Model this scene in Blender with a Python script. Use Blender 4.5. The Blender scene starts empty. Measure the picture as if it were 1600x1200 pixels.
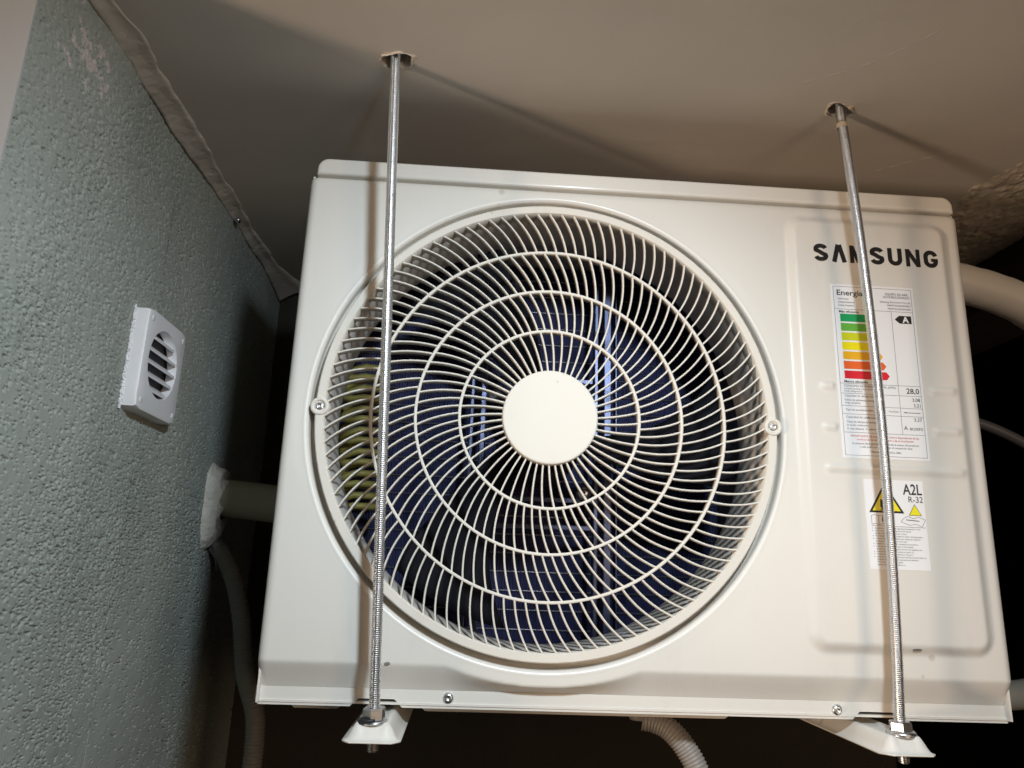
import bpy, bmesh, math, random
import numpy as np
from mathutils import Matrix, Vector
random.seed(7); rng = np.random.default_rng(11)
R = math.radians
sc = bpy.context.scene
C = sc.collection

# ------------------------------------------------------------------ camera, world, lights, exposure
cam_d = bpy.data.cameras.new('camera'); cam = bpy.data.objects.new('camera', cam_d); C.objects.link(cam)
cam_d.sensor_width = 36.0; cam_d.lens = 26.1; cam_d.clip_start = 0.02; cam_d.clip_end = 2000
cam.location = (0.18654, -0.72966, 0.12259)
cam.rotation_euler = (R(104.1952), R(-1.9797), R(-3.5115))
sc.camera = cam
w = bpy.data.worlds.new('World'); sc.world = w; w.use_nodes = True
nt = w.node_tree; bg = nt.nodes['Background']
sky = nt.nodes.new('ShaderNodeTexSky'); sky.sky_type = 'NISHITA'; sky.sun_disc = False
sky.sun_elevation = R(-8); sky.sun_rotation = R(200)
nt.links.new(sky.outputs[0], bg.inputs[0]); bg.inputs[1].default_value = 0.05      # night

def lamp(kind, name, loc, energy, col, rad, aim=None, cone=110):
    l = bpy.data.lights.new(name, kind); l.energy = energy; l.color = col; l.shadow_soft_size = rad
    o = bpy.data.objects.new(name, l); o.location = loc; C.objects.link(o)
    if aim is not None:
        l.spot_size = R(cone); l.spot_blend = 1.0; o.rotation_euler = (Vector(aim)-Vector(loc)).to_track_quat('-Z', 'Y').to_euler()
    return o
# the hand torch of the night photograph, an added warm fill light, unseen behind the camera, the yard lamp far off on the left
lamp('SPOT', 'torch_light', (0.37, -0.74, 0.560), 32.5, (0.78, 0.91, 1.0), 0.038, (.13, 0, -.18), 120)
lamp('POINT', 'warm_fill_light', (1.30, -1.85, 0.16), 34.0, (1.0, 0.71, 0.47), 0.34)
lamp('POINT', 'yard_lamp_light', (-3.80, -2.00, -0.80), 400.0, (1.0, 0.75, 0.54), 0.26)
sc.view_settings.view_transform = 'Standard'; sc.view_settings.look = 'None'
sc.view_settings.exposure = 0.0; sc.view_settings.gamma = 1.0; sc.view_settings.use_curve_mapping = False

# ------------------------------------------------------------------ helpers
def tag(o, label=None, cat=None, group=None, kind=None):
    if label: o['label'] = label
    if cat: o['category'] = cat
    if group: o['group'] = group
    if kind: o['kind'] = kind
    return o
def put(o, parent=None):
    C.objects.link(o)
    if parent is not None:
        o.parent = parent
        o.matrix_parent_inverse = Matrix.Translation(-parent.location)
    return o
def empty(name, loc):
    o = bpy.data.objects.new(name, None); o.location = loc; o.empty_display_size = 0.05; C.objects.link(o); return o
def mk(name, V, F, mat, parent=None, smooth=False, mesh_only=False):
    me = bpy.data.meshes.new(name); me.from_pydata([tuple(map(float, v)) for v in V], [], [tuple(map(int, f)) for f in F])
    me.update()
    if smooth: me.polygons.foreach_set('use_smooth', [True]*len(me.polygons))
    me.materials.append(mat)
    if mesh_only: return me
    return put(bpy.data.objects.new(name, me), parent)
def grid_mesh(name, P, mat, parent=None, smooth=True, flip=False, keep=None):
    n, m = P.shape[:2]
    idx = np.arange(n*m).reshape(n, m)
    q = np.stack([idx[:-1, :-1], idx[1:, :-1], idx[1:, 1:], idx[:-1, 1:]], -1).reshape(-1, 4)
    if flip: q = q[:, ::-1]
    if keep is not None:
        q = q[keep.reshape(-1)]
    used = np.zeros(n*m, bool); used[q.ravel()] = True
    remap = np.cumsum(used)-1
    V = P.reshape(-1, 3)[used]; q = remap[q]
    me = bpy.data.meshes.new(name)
    me.vertices.add(len(V)); me.vertices.foreach_set('co', V.astype(np.float32).ravel())
    me.loops.add(q.size); me.loops.foreach_set('vertex_index', q.astype(np.int32).ravel())
    me.polygons.add(len(q)); me.polygons.foreach_set('loop_start', np.arange(0, q.size, 4, dtype=np.int32))
    me.polygons.foreach_set('use_smooth', np.full(len(q), smooth))
    me.update(calc_edges=True); me.validate()
    me.materials.append(mat)
    return put(bpy.data.objects.new(name, me), parent)
def from_bm(name, bm, mat, parent=None, smooth=False):
    me = bpy.data.meshes.new(name); bm.to_mesh(me); bm.free()
    if smooth: me.polygons.foreach_set('use_smooth', [True]*len(me.polygons))
    me.materials.append(mat)
    return put(bpy.data.objects.new(name, me), parent)
def bm_box(bm, x0, x1, y0, y1, z0, z1, bev=0.0, seg=2):
    r = bmesh.ops.create_cube(bm, size=1.0)
    vs = r['verts']
    bmesh.ops.scale(bm, vec=(x1-x0, y1-y0, z1-z0), verts=vs)
    bmesh.ops.translate(bm, vec=((x0+x1)/2, (y0+y1)/2, (z0+z1)/2), verts=vs)
    if bev:
        es = list({e for v in vs for e in v.link_edges})
        bmesh.ops.bevel(bm, geom=es, offset=bev, segments=seg, profile=0.5, affect='EDGES')
def box(name, x0, x1, y0, y1, z0, z1, mat, parent=None, bev=0.0, seg=2, smooth=False):
    bm = bmesh.new(); bm_box(bm, x0, x1, y0, y1, z0, z1, bev, seg); return from_bm(name, bm, mat, parent, smooth)
def lathe_y(prof, cx, cz, seg=96, closed=False):
    """profile of (radius, y) turned about the y axis"""
    V = []; F = []; n = len(prof)
    for i in range(seg):
        a = 2*math.pi*i/seg
        for r, y in prof: V.append((cx+r*math.cos(a), y, cz+r*math.sin(a)))
    for i in range(seg):
        j = (i+1) % seg
        for k in range(n if closed else n-1):
            k2 = (k+1) % n
            F.append((i*n+k, i*n+k2, j*n+k2, j*n+k))
    return V, F
def lathe_axis(prof, p, axis, seg=24):
    """profile of (radius, height) turned about an axis through p"""
    ax = Vector(axis).normalized(); t = Vector((1, 0, 0)) if abs(ax.x) < .9 else Vector((0, 1, 0))
    u = ax.cross(t).normalized(); v = ax.cross(u); p = Vector(p)
    V = []; F = []; n = len(prof)
    for i in range(seg):
        a = 2*math.pi*i/seg; d = u*math.cos(a)+v*math.sin(a)
        for r, h in prof: V.append(p+d*r+ax*h)
    for i in range(seg):
        j = (i+1) % seg
        for k in range(n-1): F.append((i*n+k, i*n+k+1, j*n+k+1, j*n+k))
    return V, F
def spline(pts, n):
    pts = [np.array(p, float) for p in pts]; P = [2*pts[0]-pts[1]]+pts+[2*pts[-1]-pts[-2]]
    out = []
    for i in range(1, len(P)-2):
        for k in range(n):
            t = k/n; a, b, c, d = P[i-1], P[i], P[i+1], P[i+2]
            out.append(.5*((2*b)+(-a+c)*t+(2*a-5*b+4*c-d)*t*t+(-a+3*b-3*c+d)*t**3))
    out.append(P[-2]); return out
def tube(pts, rad, seg=14, caps=True):
    V = []; F = []; n = len(pts); up = None
    for i, p in enumerate(pts):
        d = Vector(pts[min(i+1, n-1)])-Vector(pts[max(i-1, 0)]); d.normalize()
        if up is None: up = Vector((0, 1, 0)) if abs(d.y) < .9 else Vector((1, 0, 0))
        u = (up-d*up.dot(d)).normalized(); up = u; v = d.cross(u)
        r = rad(i) if callable(rad) else rad
        for k in range(seg):
            a = 2*math.pi*k/seg; V.append(Vector(p)+(u*math.cos(a)+v*math.sin(a))*r)
    for i in range(n-1):
        for k in range(seg):
            k2 = (k+1) % seg; F.append((i*seg+k, i*seg+k2, (i+1)*seg+k2, (i+1)*seg+k))
    if caps: F.append(tuple(range(seg))[::-1]); F.append(tuple((n-1)*seg+k for k in range(seg)))
    return V, F
def sstep(a, b, x): t = np.clip((x-a)/(b-a), 0, 1); return t*t*(3-2*t)
def noise2(n, m, sx, sy, seed):
    """smooth random field of n x m cells, blurred by sx, sy cells, unit variance"""
    g = np.random.default_rng(seed).standard_normal((n, m))
    fx = np.fft.fftfreq(n)[:, None]; fy = np.fft.fftfreq(m)[None, :]
    k = np.exp(-2*(math.pi**2)*((fx*sx)**2+(fy*sy)**2))
    o = np.fft.ifft2(np.fft.fft2(g)*k).real
    return o/o.std()

# ------------------------------------------------------------------ materials
def mat(name, col, rough=.5, metal=0.0, bump=None, vary=None, coat=0.0, spec=None):
    """bump = (scale, strength, distance, stretch); vary = (scale, amount, stretch)"""
    m = bpy.data.materials.new(name); m.use_nodes = True; n = m.node_tree; b = n.nodes['Principled BSDF']
    b.inputs['Base Color'].default_value = (*col, 1); b.inputs['Roughness'].default_value = rough; b.inputs['Metallic'].default_value = metal
    b.inputs['Coat Weight'].default_value = coat; b.inputs['Coat Roughness'].default_value = .15
    if spec is not None: b.inputs['Specular IOR Level'].default_value = spec
    tc = n.nodes.new('ShaderNodeTexCoord')
    def nz(scale, stretch, detail=4):
        mp = n.nodes.new('ShaderNodeMapping'); mp.inputs['Scale'].default_value = stretch
        n.links.new(tc.outputs['Object'], mp.inputs[0])
        t = n.nodes.new('ShaderNodeTexNoise'); t.inputs['Scale'].default_value = scale; t.inputs['Detail'].default_value = detail
        n.links.new(mp.outputs[0], t.inputs['Vector']); return t
    if vary:
        t = nz(vary[0], vary[2] if len(vary) > 2 else (1, 1, 1))
        mx = n.nodes.new('ShaderNodeMix'); mx.data_type = 'RGBA'
        mx.inputs[6].default_value = (*[c*(1-vary[1]) for c in col], 1); mx.inputs[7].default_value = (*[min(1, c*(1+vary[1])) for c in col], 1)
        n.links.new(t.outputs[0], mx.inputs[0]); n.links.new(mx.outputs[2], b.inputs['Base Color'])
        mr = n.nodes.new('ShaderNodeMapRange'); mr.inputs[3].default_value = max(0, rough-.08); mr.inputs[4].default_value = min(1, rough+.08)
        n.links.new(t.outputs[0], mr.inputs[0]); n.links.new(mr.outputs[0], b.inputs['Roughness'])
    if bump:
        t = nz(bump[0], bump[3] if len(bump) > 3 else (1, 1, 1), 5)
        bp = n.nodes.new('ShaderNodeBump'); bp.inputs['Strength'].default_value = bump[1]; bp.inputs['Distance'].default_value = bump[2]
        n.links.new(t.outputs[0], bp.inputs['Height']); n.links.new(bp.outputs[0], b.inputs['Normal'])
    return m
CREAM = (.71, .685, .635)
M = {}
M['panel'] = mat('cream_painted_steel', CREAM, .46, 0, (260, .035, .001), (4, .04), .18)
M['plastic'] = mat('cream_plastic', (.72, .68, .61), .62, 0, (300, .03, .001), (12, .03), 0, .22)
M['inner'] = mat('grey_galvanised_inside', (.20, .20, .21), .5, .4, None, (20, .2))
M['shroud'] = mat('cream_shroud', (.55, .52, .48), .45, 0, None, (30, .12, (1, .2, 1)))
M['zinc'] = mat('zinc_plated_steel', (.72, .73, .75), .34, 1, None, (90, .10))
M['nut'] = mat('zinc_plated_nut', (.62, .64, .66), .33, 1, (500, .1, .0005), (150, .15))
M['black_rubber'] = mat('black_rubber', (.012, .012, .014), .55)
M['white_tape'] = mat('white_vinyl_tape', (.86, .855, .85), .5, 0, (60, .25, .002, (1, 1, 1)), (20, .05))
M['pvc'] = mat('beige_pvc', (.30, .285, .21), .45, 0, None, (20, .08))
M['hose'] = mat('grey_corrugated_plastic', (.19, .19, .17), .5, 0, None, (40, .12))
M['hose_warm'] = mat('white_corrugated_plastic', (.27, .245, .22), .5, 0, None, (40, .08))
M['cable'] = mat('dark_grey_cable', (.10, .10, .11), .45)
M['vent'] = mat('white_vent_plastic', (.72, .73, .76), .42, 0, (400, .05, .001), (40, .04))
M['caulk'] = mat('dried_filler', (.52, .48, .42), .9, 0, (90, .9, .006), (50, .22))
M['plaster_raw'] = mat('rough_plaster', (.60, .52, .43), .92, 0, (70, .6, .005), (35, .2))
M['joint'] = mat('painted_joint_plaster', (.50, .46, .405), .9, 0, (90, .5, .004), (28, .16))
M['white_wall'] = mat('white_painted_plaster', (.36, .37, .38), .8, 0, (120, .2, .002), (6, .06))
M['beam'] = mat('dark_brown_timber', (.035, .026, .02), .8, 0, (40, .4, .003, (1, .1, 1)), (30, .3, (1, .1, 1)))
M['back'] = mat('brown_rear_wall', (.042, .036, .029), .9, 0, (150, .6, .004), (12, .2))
M['ground'] = mat('asphalt_ground', (.05, .05, .05), .9, 0, (30, .4, .01), (3, .2))
M['sticker'] = mat('white_sticker', (.84, .84, .85), .4, 0)
M['ink'] = mat('black_ink', (.012, .012, .013), .5)
M['ink_soft'] = mat('grey_ink', (.11, .11, .12), .6)
M['ink_red'] = mat('red_ink', (.55, .06, .05), .6)
M['logo'] = mat('black_logo_paint', (.010, .010, .011), .35)
M['fins'] = mat('navy_coil_fins', (.038, .043, .125), .5, .2, (1, 0, 0), None)
M['tubes'] = mat('coil_tube_edge', (.30, .30, .36), .4, .7, None, (400, .5))
M['brass'] = mat('yellowed_copper_bend', (.25, .225, .06), .6, .2, None, (30, .3))
M['strut'] = mat('blue_galvanised_strut', (.11, .125, .21), .36, .9, None, (25, .15))
M['strut_bright'] = mat('bright_galvanised', (.55, .58, .66), .25, .9)
M['fan'] = mat('black_fan_plastic', (.008, .008, .012), .75, spec=.15)
M['nylon'] = mat('dark_motor', (.02, .02, .035), .4, .3)
def soil(m, col, speck, amount):
    n = m.node_tree; b = n.nodes['Principled BSDF']; L = n.links; tc = [x for x in n.nodes if x.type == 'TEX_COORD'][0]
    src = b.inputs['Base Color'].links[0].from_socket
    mp = n.nodes.new('ShaderNodeMapping'); mp.inputs['Scale'].default_value = (1, 1, .35); L.new(tc.outputs['Object'], mp.inputs[0])
    t = n.nodes.new('ShaderNodeTexNoise'); t.inputs['Scale'].default_value = 22; t.inputs['Detail'].default_value = 8; t.inputs['Roughness'].default_value = .7; L.new(mp.outputs[0], t.inputs['Vector'])
    r = n.nodes.new('ShaderNodeMapRange'); r.inputs[1].default_value = .56; r.inputs[2].default_value = .78; r.inputs[3].default_value = 0; r.inputs[4].default_value = amount; L.new(t.outputs[0], r.inputs[0])
    v = n.nodes.new('ShaderNodeTexVoronoi'); v.inputs['Scale'].default_value = speck; L.new(tc.outputs['Object'], v.inputs['Vector'])
    q = n.nodes.new('ShaderNodeMapRange'); q.inputs[1].default_value = .075; q.inputs[2].default_value = .045; q.inputs[3].default_value = 0; q.inputs[4].default_value = .45; L.new(v.outputs['Distance'], q.inputs[0])
    mx0 = n.nodes.new('ShaderNodeMath'); mx0.operation = 'MAXIMUM'; L.new(r.outputs[0], mx0.inputs[0]); L.new(q.outputs[0], mx0.inputs[1])
    mx = n.nodes.new('ShaderNodeMix'); mx.data_type = 'RGBA'; mx.inputs[7].default_value = (*col, 1)
    L.new(mx0.outputs[0], mx.inputs[0]); L.new(src, mx.inputs[6]); L.new(mx.outputs[2], b.inputs['Base Color'])
soil(M['panel'], (.40, .36, .30), 16, .16); soil(M['plastic'], (.42, .38, .31), 40, .22); soil(M['vent'], (.45, .43, .40), 45, .3); soil(M['pvc'], (.22, .2, .15), 40, .3)
# fine upright fins on the coil
def fin_nodes():
    n = M['fins'].node_tree; b = n.nodes['Principled BSDF']
    tc = n.nodes.new('ShaderNodeTexCoord'); wv = n.nodes.new('ShaderNodeTexWave'); wv.wave_type = 'BANDS'; wv.bands_direction = 'X'
    wv.inputs['Scale'].default_value = 95; n.links.new(tc.outputs['Object'], wv.inputs['Vector'])
    bp = n.nodes.new('ShaderNodeBump'); bp.inputs['Strength'].default_value = .8; bp.inputs['Distance'].default_value = .002
    n.links.new(wv.outputs[1], bp.inputs['Height']); n.links.new(bp.outputs[0], b.inputs['Normal'])
fin_nodes()

def ceiling_material():
    m = mat('painted_ceiling', (.50, .455, .41), .72)
    n = m.node_tree; b = n.nodes['Principled BSDF']; tc = [x for x in n.nodes if x.type == 'TEX_COORD'][0]
    def noise(scale, st, det=5, dist=0):
        mp = n.nodes.new('ShaderNodeMapping'); mp.inputs['Scale'].default_value = st; mp.inputs['Rotation'].default_value = (0, 0, .5)
        n.links.new(tc.outputs['Object'], mp.inputs[0]); t = n.nodes.new('ShaderNodeTexNoise')
        t.inputs['Scale'].default_value = scale; t.inputs['Detail'].default_value = det; t.inputs['Distortion'].default_value = dist
        n.links.new(mp.outputs[0], t.inputs['Vector']); return t
    a = noise(2.6, (1, 1, 1), 3); s = noise(5, (1, 2.2, 1), 3, .4); f = noise(160, (1, 1, 1), 3)
    cr = n.nodes.new('ShaderNodeValToRGB'); cr.color_ramp.elements[0].position = .3; cr.color_ramp.elements[1].position = .7
    cr.color_ramp.elements[0].color = (.55, .51, .465, 1); cr.color_ramp.elements[1].color = (.68, .615, .555, 1)
    n.links.new(a.outputs[0], cr.inputs[0]); n.links.new(cr.outputs[0], b.inputs['Base Color'])
    ad = n.nodes.new('ShaderNodeMath'); ad.operation = 'MULTIPLY_ADD'; ad.inputs[1].default_value = .12
    n.links.new(f.outputs[0], ad.inputs[0]); n.links.new(s.outputs[0], ad.inputs[2])
    bp = n.nodes.new('ShaderNodeBump'); bp.inputs['Strength'].default_value = .24; bp.inputs['Distance'].default_value = .004
    n.links.new(ad.outputs[0], bp.inputs['Height']); n.links.new(bp.outputs[0], b.inputs['Normal'])
    return m
M['ceiling'] = ceiling_material()

def stucco_material():
    m = mat('green_stucco', (.23, .26, .24), .95, spec=.15)
    n = m.node_tree; b = n.nodes['Principled BSDF']; tc = [x for x in n.nodes if x.type == 'TEX_COORD'][0]
    L = n.links
    def noise(scale, det=5):
        t = n.nodes.new('ShaderNodeTexNoise'); t.inputs['Scale'].default_value = scale; t.inputs['Detail'].default_value = det
        L.new(tc.outputs['Object'], t.inputs['Vector']); return t
    a = noise(5, 4); cr = n.nodes.new('ShaderNodeValToRGB')
    cr.color_ramp.elements[0].position = .3; cr.color_ramp.elements[1].position = .72
    cr.color_ramp.elements[0].color = (.262, .288, .262, 1); cr.color_ramp.elements[1].color = (.330, .355, .328, 1)
    L.new(a.outputs[0], cr.inputs[0]); col = cr.outputs[0]
    # old white filler splashes
    for (y, z, r, sc_) in ((-.118, .570, .085, 75), (-.140, .548, .06, 60), (.012, .598, .018, 80), (.205, .17, .012, 120)):
        vs = n.nodes.new('ShaderNodeVectorMath'); vs.operation = 'DISTANCE'; vs.inputs[1].default_value = (-.18, y, z)
        L.new(tc.outputs['Object'], vs.inputs[0])
        mr = n.nodes.new('ShaderNodeMapRange'); mr.inputs[1].default_value = 0; mr.inputs[2].default_value = r
        mr.inputs[3].default_value = .22; mr.inputs[4].default_value = -.25; L.new(vs.outputs['Value'], mr.inputs[0])
        t = noise(sc_, 3); ad = n.nodes.new('ShaderNodeMath'); L.new(mr.outputs[0], ad.inputs[0]); L.new(t.outputs[0], ad.inputs[1])
        st = n.nodes.new('ShaderNodeMapRange'); st.inputs[1].default_value = .64; st.inputs[2].default_value = .67; L.new(ad.outputs[0], st.inputs[0])
        mx = n.nodes.new('ShaderNodeMix'); mx.data_type = 'RGBA'; mx.inputs[7].default_value = (.50, .45, .44, 1)
        L.new(st.outputs[0], mx.inputs[0]); L.new(col, mx.inputs[6]); col = mx.outputs[2]
    # white specks
    v = n.nodes.new('ShaderNodeTexVoronoi'); v.inputs['Scale'].default_value = 26; L.new(tc.outputs['Object'], v.inputs['Vector'])
    st = n.nodes.new('ShaderNodeMapRange'); st.inputs[1].default_value = .055; st.inputs[2].default_value = .035; L.new(v.outputs['Distance'], st.inputs[0])
    mx = n.nodes.new('ShaderNodeMix'); mx.data_type = 'RGBA'; mx.inputs[7].default_value = (.42, .44, .40, 1)
    L.new(st.outputs[0], mx.inputs[0]); L.new(col, mx.inputs[6]); L.new(mx.outputs[2], b.inputs['Base Color'])
    f = noise(420, 3); bp = n.nodes.new('ShaderNodeBump'); bp.inputs['Strength'].default_value = .3; bp.inputs['Distance'].default_value = .001
    L.new(f.outputs[0], bp.inputs['Height']); L.new(bp.outputs[0], b.inputs['Normal'])
    return m
M['stucco'] = stucco_material()

# ------------------------------------------------------------------ the setting
WX, ZC, YB = -0.18, 0.62, 0.60          # left wall plane, ceiling plane, rear wall plane
g = mk('ground', [(-300, -300, -1.6), (300, -300, -1.6), (300, 300, -1.6), (-300, 300, -1.6)], [(0, 1, 2, 3)], M['ground']); tag(g, kind='structure')

def ceiling():
    holes = [(0.0895, -0.0735, [.017, .014, .012, .011, .0125, .012, .0115, .0125, .012, .013, .0135, .0135, .018, .0215, .0235, .018]),
             (0.5665, -0.0435, [.0165, .014, .0115, .0105, .0115, .0125, .013, .012, .0145, .017, .0175, .014, .0115, .011, .0125, .0155])]
    bm = bmesh.new(); edges = []; loops = []
    def loop(pts):
        vs = [bm.verts.new(p) for p in pts]; loops.append(vs)
        for i in range(len(vs)): edges.append(bm.edges.new((vs[i], vs[(i+1) % len(vs)])))
    loop([(-1.6, -1.9, ZC), (.972, -1.9, ZC), (.972, YB+.2, ZC), (-1.6, YB+.2, ZC)])
    for cx, cy, rr in holes:
        loop([(cx+r*math.cos(2*math.pi*i/len(rr)+.35), cy+.8*r*math.sin(2*math.pi*i/len(rr)+.35), ZC) for i, r in enumerate(rr)])
    bmesh.ops.triangle_fill(bm, use_beauty=True, edges=edges, normal=(0, 0, -1))
    for vs in loops[1:]:                    # the walls of the drilled holes
        up = [bm.verts.new((v.co.x, v.co.y, ZC+.07)) for v in vs]
        for i in range(len(vs)):
            j = (i+1) % len(vs); bm.faces.new((vs[i], vs[j], up[j], up[i]))
        bm.faces.new(up)
    # slab body above
    o0 = loops[0]; up = [bm.verts.new((v.co.x, v.co.y, ZC+.16)) for v in o0]
    for i in range(4): bm.faces.new((o0[i], o0[(i+1) % 4], up[(i+1) % 4], up[i]))
    bm.faces.new(up)
    bmesh.ops.recalc_face_normals(bm, faces=bm.faces)
    o = from_bm('ceiling', bm, M['ceiling']); tag(o, kind='structure')
    # broken paint round the drilled holes
    for q, (cx, cy, rr) in enumerate(holes):
        nn, mm = 64, 7; g2 = noise2(nn, mm, 1.3, 1, 61+q); g3 = noise2(nn, mm, 5, 4, 65+q); P = np.zeros((nn+1, mm, 3))
        for i in range(nn):
            a = 2*math.pi*i/nn+.35; r0 = float(np.interp(i/nn*len(rr), np.arange(len(rr)+1), rr+[rr[0]]))
            for j in range(mm):
                t = j/(mm-1); r = r0*(1+.02*g2[i, j])+(.0026+.0012*g3[i, 0]+.0009*g2[i, 1])*t+.0002
                P[i, j] = (cx+r*math.cos(a), cy+.8*r*math.sin(a), ZC-(.0016*(1-t)**.7)*(1+.45*g2[i, j])+.0006*t)
        P[nn] = P[0]
        grid_mesh('chipped_rim', P, M['plaster_raw'], o, False)
    # rough unfinished plaster towards the right end of the slab
    n, m_ = 130, 420; xs = np.linspace(.765, .972, n); ys = np.linspace(-.12, .60, m_)
    X, Y = np.meshgrid(xs, ys, indexing='ij')
    rough = noise2(n, m_, 1.1, 2.0, 3)*.00050+noise2(n, m_, 2.6, 4.5, 4)*.00045
    edge = .80+.012*noise2(n, m_, 14, 10, 5)[n//2][None, :]+.10*np.clip(-Y, 0, 1)
    mask = sstep(0, .02, X-edge)
    Z = ZC+.003-mask*(.0036+rough)
    grid_mesh('plaster_patch', np.stack([X, Y, Z], -1), M['plaster_raw'], o, True)
    # thin trowel ridges left in the paint
    for pts in ([(.60, -.17), (.56, -.12), (.51, -.085)], [(.74, .02), (.70, .045), (.672, .07)]):
        V, F = tube([(x, y, ZC+.00035) for x, y in spline(pts, 8)], lambda i: .00055+.0002*math.sin(i*1.7), 6)
        mk('trowel_ridge', V, F, M['ceiling'], o, True)
ceiling()

def stucco_wall():
    root = empty('stucco_wall', (WX-.2, .2, -1.6))
    tag(root, 'rough green stucco wall running back on the left of the fan unit', 'wall')
    y0, y1, z0, z1 = -.200, YB, -.62, ZC+.01
    yv = np.concatenate([np.arange(y0, .10, .0006), np.arange(.10, .46, .0009), np.linspace(.4605, y1, 60)]); zv = np.concatenate([np.linspace(z0, -.2405, 60), np.arange(-.24, z1, .0008)])
    n = len(yv); m_ = len(zv); Y, Z = np.meshgrid(yv, zv, indexing='ij')
    # pits: short, narrow, slightly slanting gouges left by the trowel
    a = noise2(n, m_, 1.45, .56, 21); b = noise2(n, m_, 2.1, .62, 22); big = noise2(n, m_, 60, 60, 23)
    def slant(f, k):
        o = np.empty_like(f)
        for i in range(n): o[i] = np.roll(f[i], -int(i*k))
        return o
    pit = np.maximum(sstep(1.55, 1.80, slant(a, .38)+.2*big), sstep(1.65, 1.90, slant(b, .26)+.25*big))
    for i in range(1, n): pit[i] = np.maximum(pit[i], pit[i-1]-.19*(yv[i]-yv[i-1])/.0006)
    gr = noise2(n, m_, 1.2, 1.2, 24)*.00005+noise2(n, m_, 7, 6, 25)*.00014+noise2(n, m_, 45, 120, 26)*.0010
    X = WX-pit*.0025+gr
    X[:2] = WX-.001
    grid_mesh('stucco_face', np.stack([X, Y, Z], -1), M['stucco'], root, True)
    box('wall_core', WX-.42, WX-.006, y0+.001, y1+.15, -1.6, z1, M['stucco'], root)
    box('wall_end_face', WX-.42, WX-.0002, y0-.0016, y0+.0005, -1.6, ZC-.0005, M['white_wall'], root)
stucco_wall()

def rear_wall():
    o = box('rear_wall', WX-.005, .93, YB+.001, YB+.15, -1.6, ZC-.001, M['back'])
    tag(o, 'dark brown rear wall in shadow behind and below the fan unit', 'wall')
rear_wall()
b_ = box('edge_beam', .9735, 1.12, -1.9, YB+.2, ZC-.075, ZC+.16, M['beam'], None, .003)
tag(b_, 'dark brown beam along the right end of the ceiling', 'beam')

def joint_strip():
    ys = np.linspace(-.32, .585, 260); k = 9
    n1 = noise2(260, k, 9, 2, 31); n2 = noise2(260, k, 2.5, 1, 32); w1 = noise2(260, 3, 11, .3, 33)[:, 0]; w2 = noise2(260, 3, 2, .3, 34)[:, 0]
    P = np.zeros((260, k, 3))
    for i, y in enumerate(ys):
        wd = .0195+.0030*w1[i]+.0010*w2[i]; hg = .0085+.0016*math.sin(i*.07)+.0009*w1[(i*3) % 260]
        if y > .47: wd += (y-.47)*.22; hg += (y-.47)*.16
        prof = [(-.002, -hg*.7), (.0002, -hg-.0012), (.0030, -hg-.0004), (wd*.35, -hg*.66), (wd*.60, -hg*.42), (wd*.80, -hg*.30), (wd*.93, -hg*.25), (wd, -.0008), (wd+.0005, .003)]
        for j, (dx, dz) in enumerate(prof):
            f = 0 if j in (0, k-1) else 1
            P[i, j] = (WX+dx+f*(.0003*n1[i, j]+.0003*n2[i, j]), y, ZC+dz+f*(.0004*n1[i, j]+.0003*n2[i, j]))
    o = grid_mesh('plaster_strip', P, M['joint'], None, True)
    tag(o, 'ragged plaster strip filling the joint between ceiling and green wall', 'plaster')
    V, F = lathe_axis([(0, .0025), (.003, .0022), (.0042, 0), (.0042, -.004)], (WX+.012, .286, ZC-.0145), (.6, -.3, -.75), 12)
    mk('nail_head', V, F, M['nut'], o, True)
joint_strip()

# ------------------------------------------------------------------ the fan unit
W, H, CX, CZ = .719, .548, .264, .2737
LIP = .0130
unit = empty('air_conditioner_unit', (.36, .13, -.02))
tag(unit, 'cream outdoor air conditioner with round swirl grille hung from two rods', 'air conditioner')
PX0, PX1, PZ0, PZ1, PR = .5165, .7025, .0565, .5155, .020
def panel_h(X, Z):
    """relief of the pressed front panel, towards the viewer"""
    h = np.zeros_like(X)
    for d in (X, W-X, .529-Z):
        r = .0095; t = np.clip(r-d, 0, r); h -= r-np.sqrt(np.maximum(r*r-t*t, 0))
    # foot step with the bulge under the fan
    arc = CZ-np.sqrt(np.maximum(.2545**2-(X-CX)**2, 0)); arc = np.where(np.abs(X-CX) < .2545, arc, 1)
    zb = np.minimum(.0365, arc)
    zb = .0365-np.log1p(np.exp((.0365-zb)/.0012))*.0012+.00083
    t = np.clip((zb-Z)/(zb-.0135), 0, 1)
    t = t*t*(3-2*t)*.15+t*.85
    h -= LIP*t
    # raised service plate
    qx = np.abs(X-(PX0+PX1)/2)-(PX1-PX0)/2+PR; qz = np.abs(Z-(PZ0+PZ1)/2)-(PZ1-PZ0)/2+PR
    sd = np.sqrt(np.maximum(qx, 0)**2+np.maximum(qz, 0)**2)+np.minimum(np.maximum(qx, qz), 0)-PR
    h += .0055*sstep(0, -.0120, sd)
    for z in (.3225, .2795, .2375):       # three pressed louvre ribs behind the label
        a = sstep(.541, .549, X)*sstep(.692, .684, X)
        if z > .25: a = a*(1-sstep(.556, .560, X)*sstep(.664, .658, X))
        h += .0020*a*sstep(z-.0095, z-.001, Z)*sstep(z+.0028, z, Z)
    return h
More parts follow.
